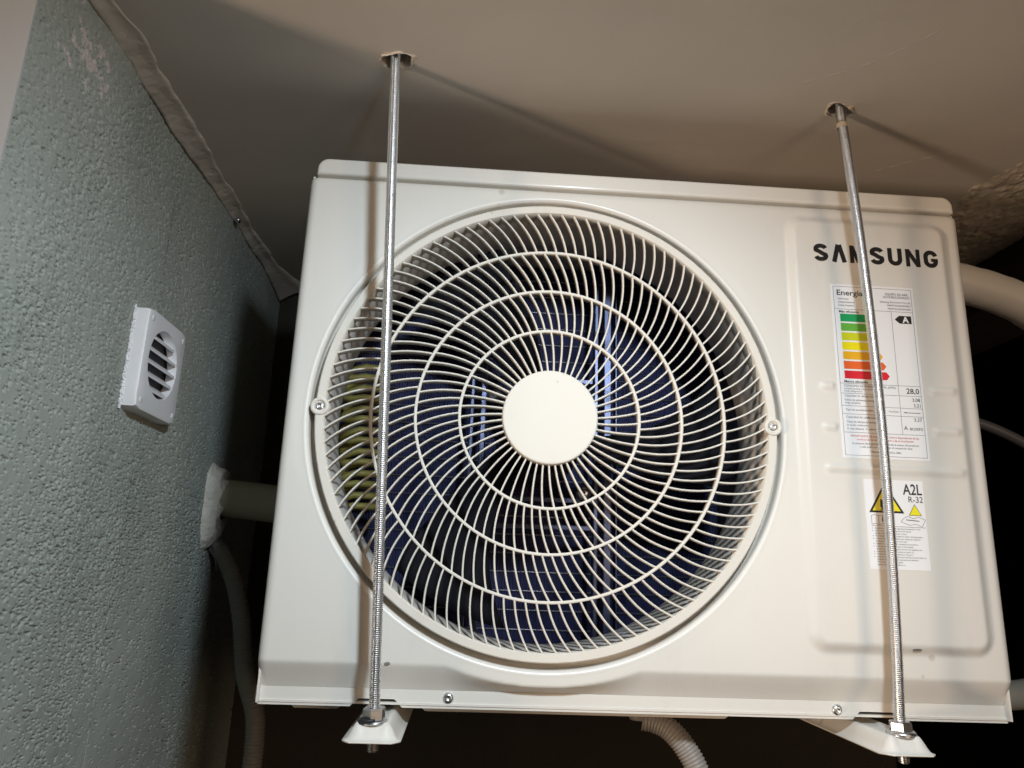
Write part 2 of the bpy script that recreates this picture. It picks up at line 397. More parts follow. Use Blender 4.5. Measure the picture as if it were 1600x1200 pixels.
def front_panel():
    st = .0018; n = int(W/st); m_ = int((.529-.0135)/st)
    X, Z = np.meshgrid(np.linspace(0, W, n), np.linspace(.0135, .529, m_), indexing='ij')
    RO = .2455; r = np.hypot(X-CX, Z-CZ)
    inside = r < RO
    keep = ~(inside[:-1, :-1] | inside[1:, :-1] | inside[1:, 1:] | inside[:-1, 1:])
    # snap the staircase rim to the circle
    touch = np.zeros_like(inside); 
    touch[:-1, :-1] |= ~keep; touch[1:, :-1] |= ~keep; touch[1:, 1:] |= ~keep; touch[:-1, 1:] |= ~keep
    rim = touch & ~inside
    f = np.where(rim, RO/np.maximum(r, 1e-6), 1)
    X2 = CX+(X-CX)*f; Z2 = CZ+(Z-CZ)*f
    Y = -panel_h(X2, Z2)+.00022*noise2(n, m_, 24, 20, 71)*sstep(RO, RO+.01, np.hypot(X2-CX, Z2-CZ))*sstep(.0135, .03, Z2)*sstep(.529, .52, Z2)*sstep(.530, .512, X2)
    o = grid_mesh('front_panel', np.stack([X2, Y, Z2], -1), M['panel'], unit, True, False, keep)
    prof = [(RO+.0003, .00003), (.2440, -.0001)]
    for k in range(9):
        a = R(90*k/8); prof.append((.2435-.0045*math.sin(a), .0045-.0046*math.cos(a)))
    prof += [(.2388, .009), (.2386, .0135), (.2310, .0140), (.2245, .0140)]
    V, F = lathe_y(prof, CX, CZ, 220); mk('fan_opening_rim', V, F, M['panel'], o, True)
    # lower lip with the two notches over the feet
    y = LIP
    pts = [(.003, -.0025), (.0005, .001), (0, .0134), (W, .0134), (W-.0005, .002), (W-.004, -.0025)]
    for xc in (.586, .1105):
        pts += [(xc+.024, -.0025), (xc+.0165, .0045), (xc-.0165, .0045), (xc-.024, -.0025)]
    bot = sorted(p for p in pts if p[1] < .012)
    bot = [(0, .001)]+[p for p in bot if .002 < p[0] < W-.002]+[(W, .002)]
    bm = bmesh.new(); rows = [[bm.verts.new((x, yy, zz)) for x, z in bot for zz in [(z if k else .0134)]] for yy, k in ((y+.010, 0), (y, 0), (y, 1), (y+.010, 1))]
    for r0, r1 in zip(rows[:-1], rows[1:]):
        for i in range(len(bot)-1): bm.faces.new((r0[i], r1[i], r1[i+1], r0[i+1]))
    from_bm('bottom_lip', bm, M['panel'], o)
    # scuffs where the paint was scraped
    for (x, z, l, t_, rot) in ((.6215, .0635, .010, .0011, .02), (.1195, .0372, .006, .0012, .05), (.627, .0395, .0022, .0008, 0)):
        hh = float(panel_h(np.array([x]), np.array([z]))[0]); V = []
        for k in range(8):
            a = 2*math.pi*k/8; V.append((x+l/2*math.cos(a)*(1+.2*math.sin(k*3)), -hh-.0009, z+t_*math.sin(a)+rot*l*math.cos(a)))
        mk('scuff_mark', V, [tuple(range(8))], M['ink_soft'] if z > .05 else M['nut'], o)
    return o
panel = front_panel()
def rounded_slab(name, x0, x1, z0, z1, y0, y1, rad, m, parent, bev=.002):
    """a slab seen from the front with its two top corners rounded"""
    pts = [(x0, z0), (x1, z0)]
    for k in range(9): a = R(90*k/8); pts.append((x1-rad+rad*math.cos(a), z1-rad+rad*math.sin(a)))
    for k in range(9): a = R(90+90*k/8); pts.append((x0+rad+rad*math.cos(a), z1-rad+rad*math.sin(a)))
    bm = bmesh.new(); vs = [bm.verts.new((x, y0, z)) for x, z in pts]; f = bm.faces.new(vs)
    ret = bmesh.ops.extrude_face_region(bm, geom=[f]); bmesh.ops.translate(bm, vec=(0, y1-y0, 0), verts=[v for v in ret['geom'] if isinstance(v, bmesh.types.BMVert)])
    bmesh.ops.recalc_face_normals(bm, faces=bm.faces)
    es = [e for e in bm.edges if all(abs(v.co.y-y0) < 1e-6 for v in e.verts)]
    bmesh.ops.bevel(bm, geom=es, offset=bev, segments=3, profile=.5, affect='EDGES')
    return from_bm(name, bm, m, parent)
rounded_slab('top_cover', .0075, .7135, .5295, .5485, -.0012, .268, .012, M['panel'], unit, .003)
def casing():
    bm = bmesh.new()
    for b in ((.0025, .0045, .007, .265, .0, .5295), (.7145, .7165, .007, .265, .0, .5295), (.0045, .7145, .263, .265, .46, .5295), (.0045, .7145, .263, .265, .0, .03), (.0045, .7145, .012, .265, 0, .002)):
        bm_box(bm, *b)
    from_bm('casing', bm, M['panel'], unit)
    for x0, x1 in ((.024, .082), (.147, .455)):
        bm = bmesh.new(); pts = [(x0, -.0012), (x0+.008, -.0085), (x1-.010, -.0085), (x1, -.0012)]
        vs = [bm.verts.new((x, .034, z)) for x, z in pts]; f = bm.faces.new(vs)
        ret = bmesh.ops.extrude_face_region(bm, geom=[f]); bmesh.ops.translate(bm, vec=(0, .22, 0), verts=[v for v in ret['geom'] if isinstance(v, bmesh.types.BMVert)])
        bmesh.ops.recalc_face_normals(bm, faces=bm.faces); from_bm('base_pan', bm, M['panel'], unit)
    box('partition', .508, .510, .016, .262, .003, .528, M['inner'], unit)
casing()
def screw(x, y, z, parent, r=.0052, name='screw'):
    V, F = lathe_y([(.0001, y-.0018), (r*.22, y-.0018), (r*.30, y-.0030), (r*.62, y-.0028), (r*.85, y-.0018), (r*.98, y-.0006), (r, y+.002)], x, z, 20)
    o = mk(name, V, F, M['nut'], parent, True)
    bm = bmesh.new(); bm_box(bm, x-r*.36, x+r*.36, y-.00325, y-.0028, z-r*.08, z+r*.08); bm_box(bm, x-r*.08, x+r*.08, y-.0033, y-.0028, z-r*.36, z+r*.36)
    return o
screw(.1768, LIP, .0068, panel); screw(.5470, LIP, .0056, panel)

# feet: pressed rails that run under the unit and stick out in front
def foot(xc):
    n, m_ = 33, 70
    u = np.linspace(-1, 1, n); ys = np.concatenate([np.linspace(-.054, -.015, 44), np.linspace(-.013, .275, 26)])
    U, Y = np.meshgrid(u, ys, indexing='ij')
    fr = np.clip((-.0405-Y)/.0135, 0, 1)                      # rounded nose
    half = .0250*np.sqrt(np.maximum(1-(fr*.72)**2, 0))
    X = xc+U*half
    s = sstep(.93, .55, np.abs(U))*sstep(-.0525, -.0405, Y)
    Z = -.0185+.0115*s-.0010*sstep(.86, 1, np.abs(U))*sstep(-.05, -.04, Y)
    Z += .0016*sstep(.28, .42, np.abs(U))*sstep(.62, .5, np.abs(U))*s
    o = grid_mesh('mounting_foot', np.stack([X, Y, Z], -1), M['panel'], unit, True)
    md = o.modifiers.new('thick', 'SOLIDIFY'); md.thickness = .0014; md.offset = -1
    return o
foot(.1145); foot(.5800)

# grille
def grille():
    yf = -.0035
    prof = [(.2236, .012), (.2236, yf+.0012), (.2246, yf), (.2315, yf), (.2326, yf+.001), (.2330, .0035), (.2330, .012)]
    V, F = lathe_y(prof, CX, CZ, 220, True); gr = mk('fan_grille', V, F, M['plastic'], unit, True)
    md = gr.modifiers.new('split', 'EDGE_SPLIT'); md.split_angle = R(40)
    for r in (.0905, .1342, .1784):
        y = -.0052+(r/.223)**2*.0026
        pr = [(r-.0013, y+.0088), (r-.00145, y+.0006), (r-.0008, y), (r+.0008, y), (r+.00145, y+.0006), (r+.0013, y+.0088)]
        V, F = lathe_y(pr, CX, CZ, 180, True); mk('ring', V, F, M['plastic'], gr, True)
    V, F = lathe_y([(.0001, -.0080), (.03, -.0080), (.0455, -.0080), (.0460, -.00798), (.0470, -.0077), (.0476, -.0071), (.0480, -.0050), (.0480, .004)], CX, CZ, 120)
    mk('hub_cap', V, F, M['plastic'], gr, True)
    secs = [(51, .0470, .0905, 97.6, [(0, 0), (.45, -2.2), (1, -4.0)]), (76, .0905, .1342, 95.8, [(0, 0), (.5, -3.6), (1, -6.2)]),
            (91, .1342, .1784, 97.2, [(0, 0), (.5, -3.95), (1, -7.2)]), (107, .1784, .2242, 94.65, [(0, 0), (.5, -3.5), (1, -5.8)])]
    for (cnt, r0, r1, ph, cv) in secs:
        t = np.linspace(0, 1, 8); th = np.interp(t, [c[0] for c in cv], [c[1] for c in cv])
        c2 = np.polyfit([c[0] for c in cv], [c[1] for c in cv], 2); th = np.polyval(c2, t)
        rr = r1-(r1-r0)*t; V = []; F = []
        for i in range(8):
            a = R(th[i]); d = np.array([math.cos(a), math.sin(a)]); 
            j0, j1 = max(i-1, 0), min(i+1, 7)
            tg = np.array([rr[j1]*math.cos(R(th[j1]))-rr[j0]*math.cos(R(th[j0])), rr[j1]*math.sin(R(th[j1]))-rr[j0]*math.sin(R(th[j0]))]); tg /= np.linalg.norm(tg)
            nr = np.array([-tg[1], tg[0]]); p = d*rr[i]; y = -.0048+(rr[i]/.223)**2*.0026
            for (o, dy) in ((-.0007, .0088), (-.00092, .0008), (-.0005, 0), (.0005, 0), (.00092, .0008), (.0007, .0088)):
                q = p+nr*o; V.append((q[0], y+dy, q[1]))
        for i in range(7):
            for k in range(6):
                k2 = (k+1) % 6; F.append((i*6+k, i*6+k2, (i+1)*6+k2, (i+1)*6+k))
        me = mk('rib', V, F, M['plastic'], None, True, True)
        for i in range(cnt):
            o = bpy.data.objects.new('rib', me); o.location = (CX, 0, CZ); o.rotation_euler = (0, -R(ph+360*i/cnt), 0)
            C.objects.link(o); o.parent = gr; o.matrix_parent_inverse = Matrix.Translation(-unit.location) @ Matrix.Translation(unit.location)
    # screw bosses left and right
    for s, zz in ((-1, .2745), (1, .2745)):
        x = CX+s*.2285
        V, F = lathe_y([(.0052, .006), (.0052, yf-.0006), (.0068, yf-.0016), (.0086, yf-.0012), (.0092, yf), (.0092, .011)], x, zz, 28)
        b = mk('screw_boss', V, F, M['plastic'], gr, True)
        screw(x, yf+.0020, zz, gr, .0050)
    return gr
gr = grille()

def inside():
    # bell-mouth of the fan
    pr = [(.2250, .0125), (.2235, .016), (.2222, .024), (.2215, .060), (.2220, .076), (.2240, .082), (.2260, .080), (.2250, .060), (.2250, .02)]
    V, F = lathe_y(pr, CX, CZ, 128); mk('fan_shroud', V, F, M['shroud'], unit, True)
    # coil with its tubes
    co = box('condenser_coil', .012, .506, .215, .240, .004, .527, M['fins'], unit)
    for k in range(23):
        z = .010+k*.0226
        V, F = tube([(.014, .2138, z), (.505, .2138, z)], .0011, 6); mk('tube', V, F, M['tubes'], co, True)
    # yellowed return bends at the left end
    for k in range(13):
        z = .196+k*.0128; pts = []
        for j in range(9):
            a = R(-90+180*j/8); pts.append((.055-.022*math.cos(a), .142+.012*(k % 2), z+.006*math.sin(a)-.006*math.cos(a)))
        pts = [(.085, .15, z-.006)]+pts+[(.085, .15, z+.006)]
        V, F = tube(pts, .0040, 10); mk('return_bend', V, F, M['brass'], co, True)
    # motor carrier
    for xs in ((.183, .1885), (.1955, .203), (.334, .340), (.346, .356), (.3605, .3625)):
        box('strut', xs[0], xs[1], .150, .166, .012, .52, M['strut'], unit, .0015)
    for z in (.172, .204, .330, .350): box('crossbar', .2035, .3335, .152, .164, z, z+.006, M['strut'], unit, .001)
    V, F = lathe_y([(.001, .104), (.03, .104), (.045, .112), (.047, .125), (.047, .166)], CX+.003, CZ-.005, 48); mk('motor', V, F, M['nylon'], unit, True)
    for (x, z) in ((.318, .335), (.322, .216), (.213, .33), (.216, .212)):
        V, F = lathe_y([(.0012, .143), (.004, .143), (.009, .146), (.010, .152)], x, z, 20); mk('motor_bolt', V, F, M['strut_bright'], unit, True)
    # three-bladed fan, at rest
    fan = empty('fan', (0, 0, 0)); bpy.data.objects.remove(fan)
    V, F = lathe_y([(.001, .044), (.03, .045), (.042, .052), (.045, .062), (.045, .098)], CX, CZ, 48); hub = mk('fan_rotor', V, F, M['fan'], unit, True)
    for b in range(3):
        n, m_ = 16, 14; P = np.zeros((n, m_, 3))
        for i in range(n):
            r = .040+(.212-.040)*i/(n-1); span = R(27+9*(i/(n-1))); mid = R(-14+120*b)+.30*(i/(n-1))**1.4
            for j in range(m_):
                t = j/(m_-1); edge = 1-.12*math.sin(math.pi*i/(n-1)); a = mid+(t-.5)*span*edge
                P[i, j] = (CX+r*math.cos(a), .052+.040*t+.006*math.sin(math.pi*t), CZ+r*math.sin(a))
        o = grid_mesh('blade', P, M['fan'], hub, True)
        md = o.modifiers.new('thick', 'SOLIDIFY'); md.thickness = .002
inside()

# ------------------------------------------------------------------ print and stickers
TEXTS = []          # (string, x, z, height, y, align, material, parent, bold, xscale)
def text(s, x, z, h, y, parent, m='ink', align='LEFT', bold=0.0, xs=1.0): TEXTS.append((s, x, z, h, y, align, m, parent, bold, xs))
YP = -.0055
def quad(name, x0, x1, z0, z1, y, m, parent): return mk(name, [(x0, y, z0), (x1, y, z0), (x1, y, z1), (x0, y, z1)], [(0, 1, 2, 3)], M[m], parent)
def poly(name, pts, y, m, parent):
    bm = bmesh.new(); f = bm.faces.new([bm.verts.new((x, y, z)) for x, z in pts]); bmesh.ops.triangulate(bm, faces=[f])
    return from_bm(name, bm, M[m], parent)
def ribbon(pts, wd):
    """flat mitred stroke, returned as verts/faces in 2-D"""
    pts = [np.array(p, float) for p in pts]; n = len(pts); L = []; Rr = []
    for i in range(n):
        d0 = pts[i]-pts[i-1] if i else pts[1]-pts[0]; d1 = pts[i+1]-pts[i] if i < n-1 else pts[-1]-pts[-2]
        d0 = d0/np.linalg.norm(d0); d1 = d1/np.linalg.norm(d1); nn = np.array([-(d0+d1)[1], (d0+d1)[0]]); nn /= np.linalg.norm(nn)
        k = wd/2/max(.35, abs(np.dot(nn, [-d0[1], d0[0]]))); L.append(pts[i]+nn*k); Rr.append(pts[i]-nn*k)
    V = L+Rr; F = [(i, i+1, n+i+1, n+i) for i in range(n-1)]
    return V, F
def arc(cx, cz, rx, rz, a0, a1, n=9): return [(cx+rx*math.cos(R(a0+(a1-a0)*k/n)), cz+rz*math.sin(R(a0+(a1-a0)*k/n))) for k in range(n+1)]
def logo():
    w_, s = .78, .24
    hw = w_/2
    S = arc(hw, .69, hw-s/2, .31-s/2, 18, 90, 6)+arc(hw, .69, hw-s/2, .31-s/2, 100, 200, 8)+[(hw*.72, .565), (hw*1.25, .44)]+arc(hw, .31, hw-s/2, .31-s/2, 20, -90, 8)+arc(hw, .31, hw-s/2, .31-s/2, -100, -165, 6)
    A1 = [(s*.45, 0), (hw-s*.12, 1)]; A2 = [(hw+s*.12, 1), (w_-s*.45, 0)]
    G = arc(hw, .62, hw-s/2, .38-s/2, 12, 180, 12)+arc(hw, .38, hw-s/2, .38-s/2, 180, 350, 12)+[(w_-s/2, .44)]
    U = [(s/2, 1), (s/2, .38)]+arc(hw, .37, hw-s/2, .37-s/2, 185, 355, 12)+[(w_-s/2, .38), (w_-s/2, 1)]
    let = {'S': [(S, s)], 'A': [(A1, s*1.02), (A2, s*1.02)], 'M': [([(s*.45, 0), (s*.45, 1)], s*.9), ([(s*.55, .97), (hw+.06, .04)], s*.85), ([(hw+.06, .04), (w_+.12-s*.55, .97)], s*.85), ([(w_+.12-s*.45, 0), (w_+.12-s*.45, 1)], s*.9)],
           'U': [(U, s)], 'N': [([(s*.45, 0), (s*.45, 1)], s*.9), ([(s*.5, .95), (w_-s*.5, .05)], s*.95), ([(w_-s*.45, 0), (w_-s*.45, 1)], s*.9)],
           'G': [(G, s), ([(hw*1.05, .44), (w_, .44)], s*.75)]}
    x = .5465; h = .0205
    for i, ch in enumerate('SAMSUNG'):
        V = []; F = []
        for k, (p, sw) in enumerate(let[ch]):
            v, f = ribbon(p, sw); o = len(V); V += [(x+q[0]*h, YP-.0002-.00004*k, .4595+q[1]*h-.0008*i*.12) for q in v]; F += [tuple(a+o for a in ff) for ff in f]
        mk('logo_letter', V, F, M['logo'], panel)
        x += h*(1.0 if ch != 'M' else 1.11)-.0004
logo()

def energy_label():
    x0, x1, z1, z0 = .5622, .6532, .4338, .2462; Wl, Hl = x1-x0, z1-z0
    y = YP-.00025
    lab = box('energy_label', x0, x1, y, y+.0040, z0, z1, M['sticker'], panel, .0); tag(lab, 'white energy rating sticker with coloured bars')
    X = lambda u: x0+u*Wl
    Zv = lambda v: z1-v*Hl
    def line(u0, v0, u1, v1, t=.00035, m='ink_soft'):
        if abs(u1-u0) > abs(v1-v0): quad('rule_line', X(u0), X(u1), Zv(v0)-t/2, Zv(v0)+t/2, y-.00018, m, lab)
        else: quad('rule_line', X(u0)-t/2, X(u0)+t/2, Zv(v1), Zv(v0), y-.00018, m, lab)
    for v in (.014, .150, .585, .642, .712, .758, .860, .985): line(.03, v, .97, v)
    for u in (.03, .97): line(u, .014, u, .985)
    line(.71, .150, .71, .860)
    cols = [(.0, .33, .10), (.12, .42, .045), (.58, .62, .01), (.85, .72, .0), (.82, .42, .01), (.80, .13, .02), (.70, .012, .03)]
    for i, c in enumerate(cols):
        mm = mat('rating_bar_ink', c, .4); M['bar%d' % i] = mm
        v = .178+i*.0556; a = Zv(v); b = Zv(v+.0455); tip = .44+.030*i
        poly('rating_bar', [(X(.09), a), (X(.09), b), (X(tip-.035), b), (X(tip), (a+b)/2), (X(tip-.035), a)], y-.0002, 'bar%d' % i, lab)
    poly('rating_arrow', [(X(.745), Zv(.196)), (X(.80), Zv(.173)), (X(.945), Zv(.173)), (X(.945), Zv(.219)), (X(.80), Zv(.219))], y-.0002, 'ink', lab)
    T = lambda s, u, v, h, m='ink', al='LEFT', bold=0, xs=1: text(s, X(u), Zv(v), h, y-.00022, lab, m, al, bold, xs)
    text('A', X(.875), Zv(.2125), .0066, y-.0003, lab, 'sticker', 'CENTER', .00035)
    T('Energía', .07, .066, .0062, 'ink', 'LEFT', .0001, 1.15)
    T('EQUIPO DE AIRE', .93, .052, .0027, 'ink_soft', 'RIGHT', 0, .9); T('ACONDICIONADO', .95, .070, .0027, 'ink_soft', 'RIGHT', 0, .9)
    T('Fabricante', .08, .092, .0020, 'ink_soft'); T('Unidad Exterior', .08, .112, .0020, 'ink_soft'); T('Unidad Interior', .08, .132, .0020, 'ink_soft')
    T('Samsung Electronics Co.,Ltd', .95, .098, .0021, 'ink_soft', 'RIGHT'); T('AR09TXHQASINXBG', .95, .118, .0020, 'ink_soft', 'RIGHT'); T('AR09TXHQASIXXBG', .95, .138, .0020, 'ink_soft', 'RIGHT')
    T('Más eficiente', .08, .171, .0027, 'ink', 'LEFT', .00005, 1.1)
    T('Menos eficiente', .08, .580, .0026, 'ink', 'LEFT', .00005, 1.1)
    T('CONSUMO DE ENERGÍA ANUAL (kWh)', .07, .604, .0023, 'ink_soft', 'LEFT'); T('consumo en base al uso durante 500 hs al', .07, .619, .0018, 'ink_soft'); T('modo refrigeración', .07, .633, .0018, 'ink_soft')
    T('28,0', .95, .628, .0058, 'ink', 'RIGHT', .0001)
    T('Capacidad de refrigeración (kW)', .07, .660, .0022, 'ink_soft'); T('3,08', .95, .672, .0036, 'ink', 'RIGHT')
    T('Índice de eficiencia energética a', .07, .684, .0022, 'ink_soft'); T('carga completa', .07, .699, .0019, 'ink_soft'); T('3,21', .95, .704, .0036, 'ink', 'RIGHT')
    T('Tipo de acondicionador', .07, .739, .0022, 'ink_soft'); T('Frío/Calor', .69, .739, .0018, 'ink_soft', 'RIGHT')
    line(.76, .737, .94, .737, .0006, 'ink'); poly('arrow_head', [(X(.74), Zv(.737)), (X(.775), Zv(.733)), (X(.775), Zv(.741))], y-.00022, 'ink', lab)
    T('Capacidad de calefacción (kW)', .07, .780, .0023, 'ink_soft'); T('3,37', .95, .784, .0036, 'ink', 'RIGHT')
    T('Clase de eficiencia energética', .07, .806, .0022, 'ink_soft'); T('en modo calefacción', .07, .824, .0020, 'ink_soft'); T('A: más eficiente  G: menos', .07, .844, .0020, 'ink_soft')
    T('A', .730, .834, .0044, 'ink'); T('BCDEFG', .950, .834, .0027, 'ink', 'RIGHT', 0, 1.0)
    T('IMPORTANTE - El consumo real variará dependiendo de las', .5, .884, .0021, 'ink_red', 'CENTER'); T('condiciones de uso del aparato y de su localización', .5, .902, .0021, 'ink_red', 'CENTER')
    T('La etiqueta debe permanecer adherida al cuerpo del producto', .5, .924, .0020, 'ink_soft', 'CENTER'); T('y solo podrá ser retirada por el consumidor final', .5, .942, .0020, 'ink_soft', 'CENTER'); T('Norma Chilena NCh 3081', .5, .968, .0021, 'ink_soft', 'CENTER')
energy_label()

M['yellow'] = mat('warning_yellow', (.85, .75, .01), .4)
def warning_label():
    x0, x1, z1, z0 = .5815, .6425, .2252, .1375; Wl, Hl = x1-x0, z1-z0
    y = YP-.00025
    lab = box('warning_label', x0, x1, y, y+.0040, z0, z1, M['sticker'], panel); tag(lab, 'white refrigerant warning sticker with yellow triangles')
    X = lambda u: x0+u*Wl
    Zv = lambda v: z1-v*Hl
    def tri(cx, vt, vb, hw, bord):
        poly('warning_triangle', [(X(cx-hw), Zv(vb)), (X(cx+hw), Zv(vb)), (X(cx), Zv(vt))], y-.0002, 'ink', lab)
        k = bord; cz = vb-(vb-vt)/3
        f = lambda u, v: (X(cx+(u-cx)*k), Zv(cz+(v-cz)*k))
        poly('warning_triangle_fill', [f(cx-hw, vb), f(cx+hw, vb), f(cx, vt)], y-.0003, 'yellow', lab)
    tri(.345, .03, .375, .295, .80); tri(.825, .265, .395, .11, .88)
    fl0 = [(.28, .30), (.30, .255), (.285, .225), (.325, .235), (.335, .175), (.365, .215), (.385, .19), (.40, .235), (.385, .265), (.405, .30), (.37, .325), (.31, .325)]
    fl = [(a-.035, .25+(b-.25)*1.15) for a, b in fl0]
    poly('flame_symbol', [(X(a), Zv(b)) for a, b in fl], y-.0004, 'ink', lab)
    quad('flame_base', X(.24), X(.44), Zv(.346), Zv(.336), y-.0004, 'ink', lab)
    T = lambda s, u, v, h, m='ink', al='LEFT', bold=0, xs=1: text(s, X(u), Zv(v), h, y-.00022, lab, m, al, bold, xs)
    T('A2L', .97, .158, .0108, 'ink', 'RIGHT', .0002, .78); T('R-32', .975, .247, .0062, 'ink', 'RIGHT', 0, .95)
    def outline(pts, t=.00035):
        V, F = ribbon([(X(a), Zv(b)) for a, b in pts], t); mk('booklet_outline', [(a, y-.0002, b) for a, b in V], F, M['ink_soft'], lab)
    outline([(.08, .41), (.14, .40), (.20, .41), (.27, .40), (.33, .415), (.33, .51), (.27, .495), (.20, .51), (.14, .495), (.08, .51), (.08, .41)]); outline([(.20, .41), (.20, .51)])
    T('i', .255, .475, .0062, 'ink', 'LEFT', .0002)
    outline([(.62, .43), (.70, .405), (.78, .43), (.88, .41), (.985, .44), (.92, .52), (.82, .49), (.72, .505), (.57, .47), (.62, .43)]); outline([(.66, .445), (.88, .455)], .0008)
    outline([(.08, .522), (.98, .528)])
    words = ['Appliance shall be installed, operated and stored in a room with', 'floor area larger than that given in the manual, without running', 'ignition sources. Do not pierce or burn the appliance, be aware', 'that refrigerants may not contain an odour. Servicing only as', 'recommended by the manufacturer. Keep any required ventilation', 'openings clear of obstruction and read the manuals before use']
    for k in range(15):
        s = words[k % 6]; s = s[:[58, 46, 40, 60, 52, 38, 55, 48][k % 8]]
        if k > 12: s = s[:34]
        T(s, .12, .556+k*.0285, .00145, 'ink_soft')
        if k in (0, 1, 3, 4, 6, 7, 9, 10, 11): quad('bullet', X(.08), X(.092), Zv(.554+k*.0285), Zv(.546+k*.0285), y-.0002, 'ink_soft', lab)
warning_label()

def bake_texts():
    tmp = []
    for (s, x, z, h, y, al, m, par, bold, xs) in TEXTS:
        cu = bpy.data.curves.new('t', 'FONT'); cu.body = s; cu.size = 1.0; cu.resolution_u = 3; cu.offset = bold/h*.72
        o = bpy.data.objects.new('t', cu); C.objects.link(o); tmp.append(o)
    bpy.context.view_layer.update(); dg = bpy.context.evaluated_depsgraph_get()
    for o, (s, x, z, h, y, al, m, par, bold, xs) in zip(tmp, TEXTS):
        me = bpy.data.meshes.new_from_object(o.evaluated_get(dg)); k = h/.72
        n = len(me.vertices); co = np.zeros(n*3, np.float32); me.vertices.foreach_get('co', co); co = co.reshape(-1, 3)
        px = co[:, 0]*k*xs
        if n: px = px-(px.max() if al == 'RIGHT' else ((px.max()+px.min())/2 if al == 'CENTER' else px.min()))
        V = np.stack([x+px, np.full(n, y), z+co[:, 1]*k], 1)
        if n: mk('printed_text', V, [tuple(p.vertices) for p in me.polygons], M[m], par)
        bpy.data.meshes.remove(me)
    for o in tmp:
        cu = o.data; bpy.data.objects.remove(o); bpy.data.curves.remove(cu)
bake_texts()

# ------------------------------------------------------------------ threaded rods
def threaded_rod(top, bot, label, dark_washer, bow=0.0):
    top = Vector(top); bot = Vector(bot); ax = (top-bot).normalized(); L = (top-bot).length
    root = empty('threaded_rod', bot); tag(root, label, 'threaded rod', 'rods hanging the unit from the ceiling')
    pitch = .00175; n = int(L/pitch); prof = [(.0001, 0), (.0036, 0)]
    for i in range(n):
        h = (i+.3)*pitch; prof += [(.0041, h), (.0041, h+pitch*.10), (.0050, h+pitch*.45), (.0050, h+pitch*.60)]
    V, F = lathe_axis(prof, bot, ax, 20)
    for v in V:
        t = min(1, max(0, ((v-bot).dot(ax)-.04)/(L-.10))); v.x += bow*4*t*(1-t)
    o = mk('rod', V, F, M['zinc'], root, False)
    zt = (-.0067-bot.z)/ax.z                          # height of the foot along the rod
    V, F = lathe_axis([(.005, 0), (.0115, 0), (.0118, .0006), (.0118, .0014), (.0112, .0019), (.005, .0019)], bot+ax*zt, ax, 28)
    mk('washer', V, F, M['nut'], root, True)
    if dark_washer:
        pts = [(bot+ax*(zt+.003+.0012*math.sin(a*1.3))+Vector((math.cos(a)*.0098-.0018, math.sin(a)*.0098-.001, 0))) for a in [R(150+k*12) for k in range(13)]]
        V, F = tube(pts, lambda i: .0030*(1-.12*abs(i-6)), 10); mk('rubber_grommet', V, F, M['black_rubber'], root, True)
    # hexagon nut with chamfered corners
    h0 = zt+(.0026 if dark_washer else .0022); hh = .0098; V = []; F = []
    u = ax.cross(Vector((0, 1, 0))).normalized(); v = ax.cross(u); rot = R(20 if dark_washer else 12)
    for (h, r) in ((0, .0090), (.0008, .0098), (hh-.0010, .0098), (hh, .0086), (hh, .0052)):
        for k in range(6):
            a = rot+k*math.pi/3; V.append(bot+ax*(h0+h)+(u*math.cos(a)+v*math.sin(a))*r)
    for i in range(4):
        for k in range(6):
            k2 = (k+1) % 6; F.append((i*6+k, i*6+k2, (i+1)*6+k2, (i+1)*6+k))
    mk('hex_nut', V, F, M['nut'], root)
    if not dark_washer:
        V, F = lathe_axis([(.005, 0), (.0125, 0), (.0127, .0007), (.0108, .0026), (.0095, .0030)], bot+ax*(zt+.0016), ax, 28); mk('nut_flange', V, F, M['nut'], root, True)
    # nut under the foot
    V, F = lathe_axis([(.0045, 0), (.0078, 0), (.0082, .0008), (.0082, .005), (.0045, .005)], bot+ax*(zt-.0085), ax, 6); mk('lower_nut', V, F, M['nut'], root)
    return root
def rod_line(top, foot_pt, below):
    t = Vector(top); f = Vector(foot_pt); d = (f-t).normalized(); return t-d*.05, f+d*below
a, b = rod_line((.0913, -.0738, ZC), (.1146, -.0345, -.007), .0235)
threaded_rod(a, b, 'left zinc threaded rod hanging in front of the round fan grille', True)
a, b = rod_line((.5683, -.0441, ZC), (.5815, -.0345, -.007), .0225)
r2 = threaded_rod(a, b, 'right zinc threaded rod hanging in front of the logo and stickers', False, .0108)
M['tape'] = mat('beige_masking_tape', (.50, .42, .33), .7)
ax = (a-b).normalized(); V, F = lathe_axis([(.0051, 0), (.0054, .0004), (.0055, .0055), (.0051, .006)], b+ax*((ZC-.022-b.z)/ax.z), ax, 18); mk('tape_ring', V, F, M['tape'], r2, True)

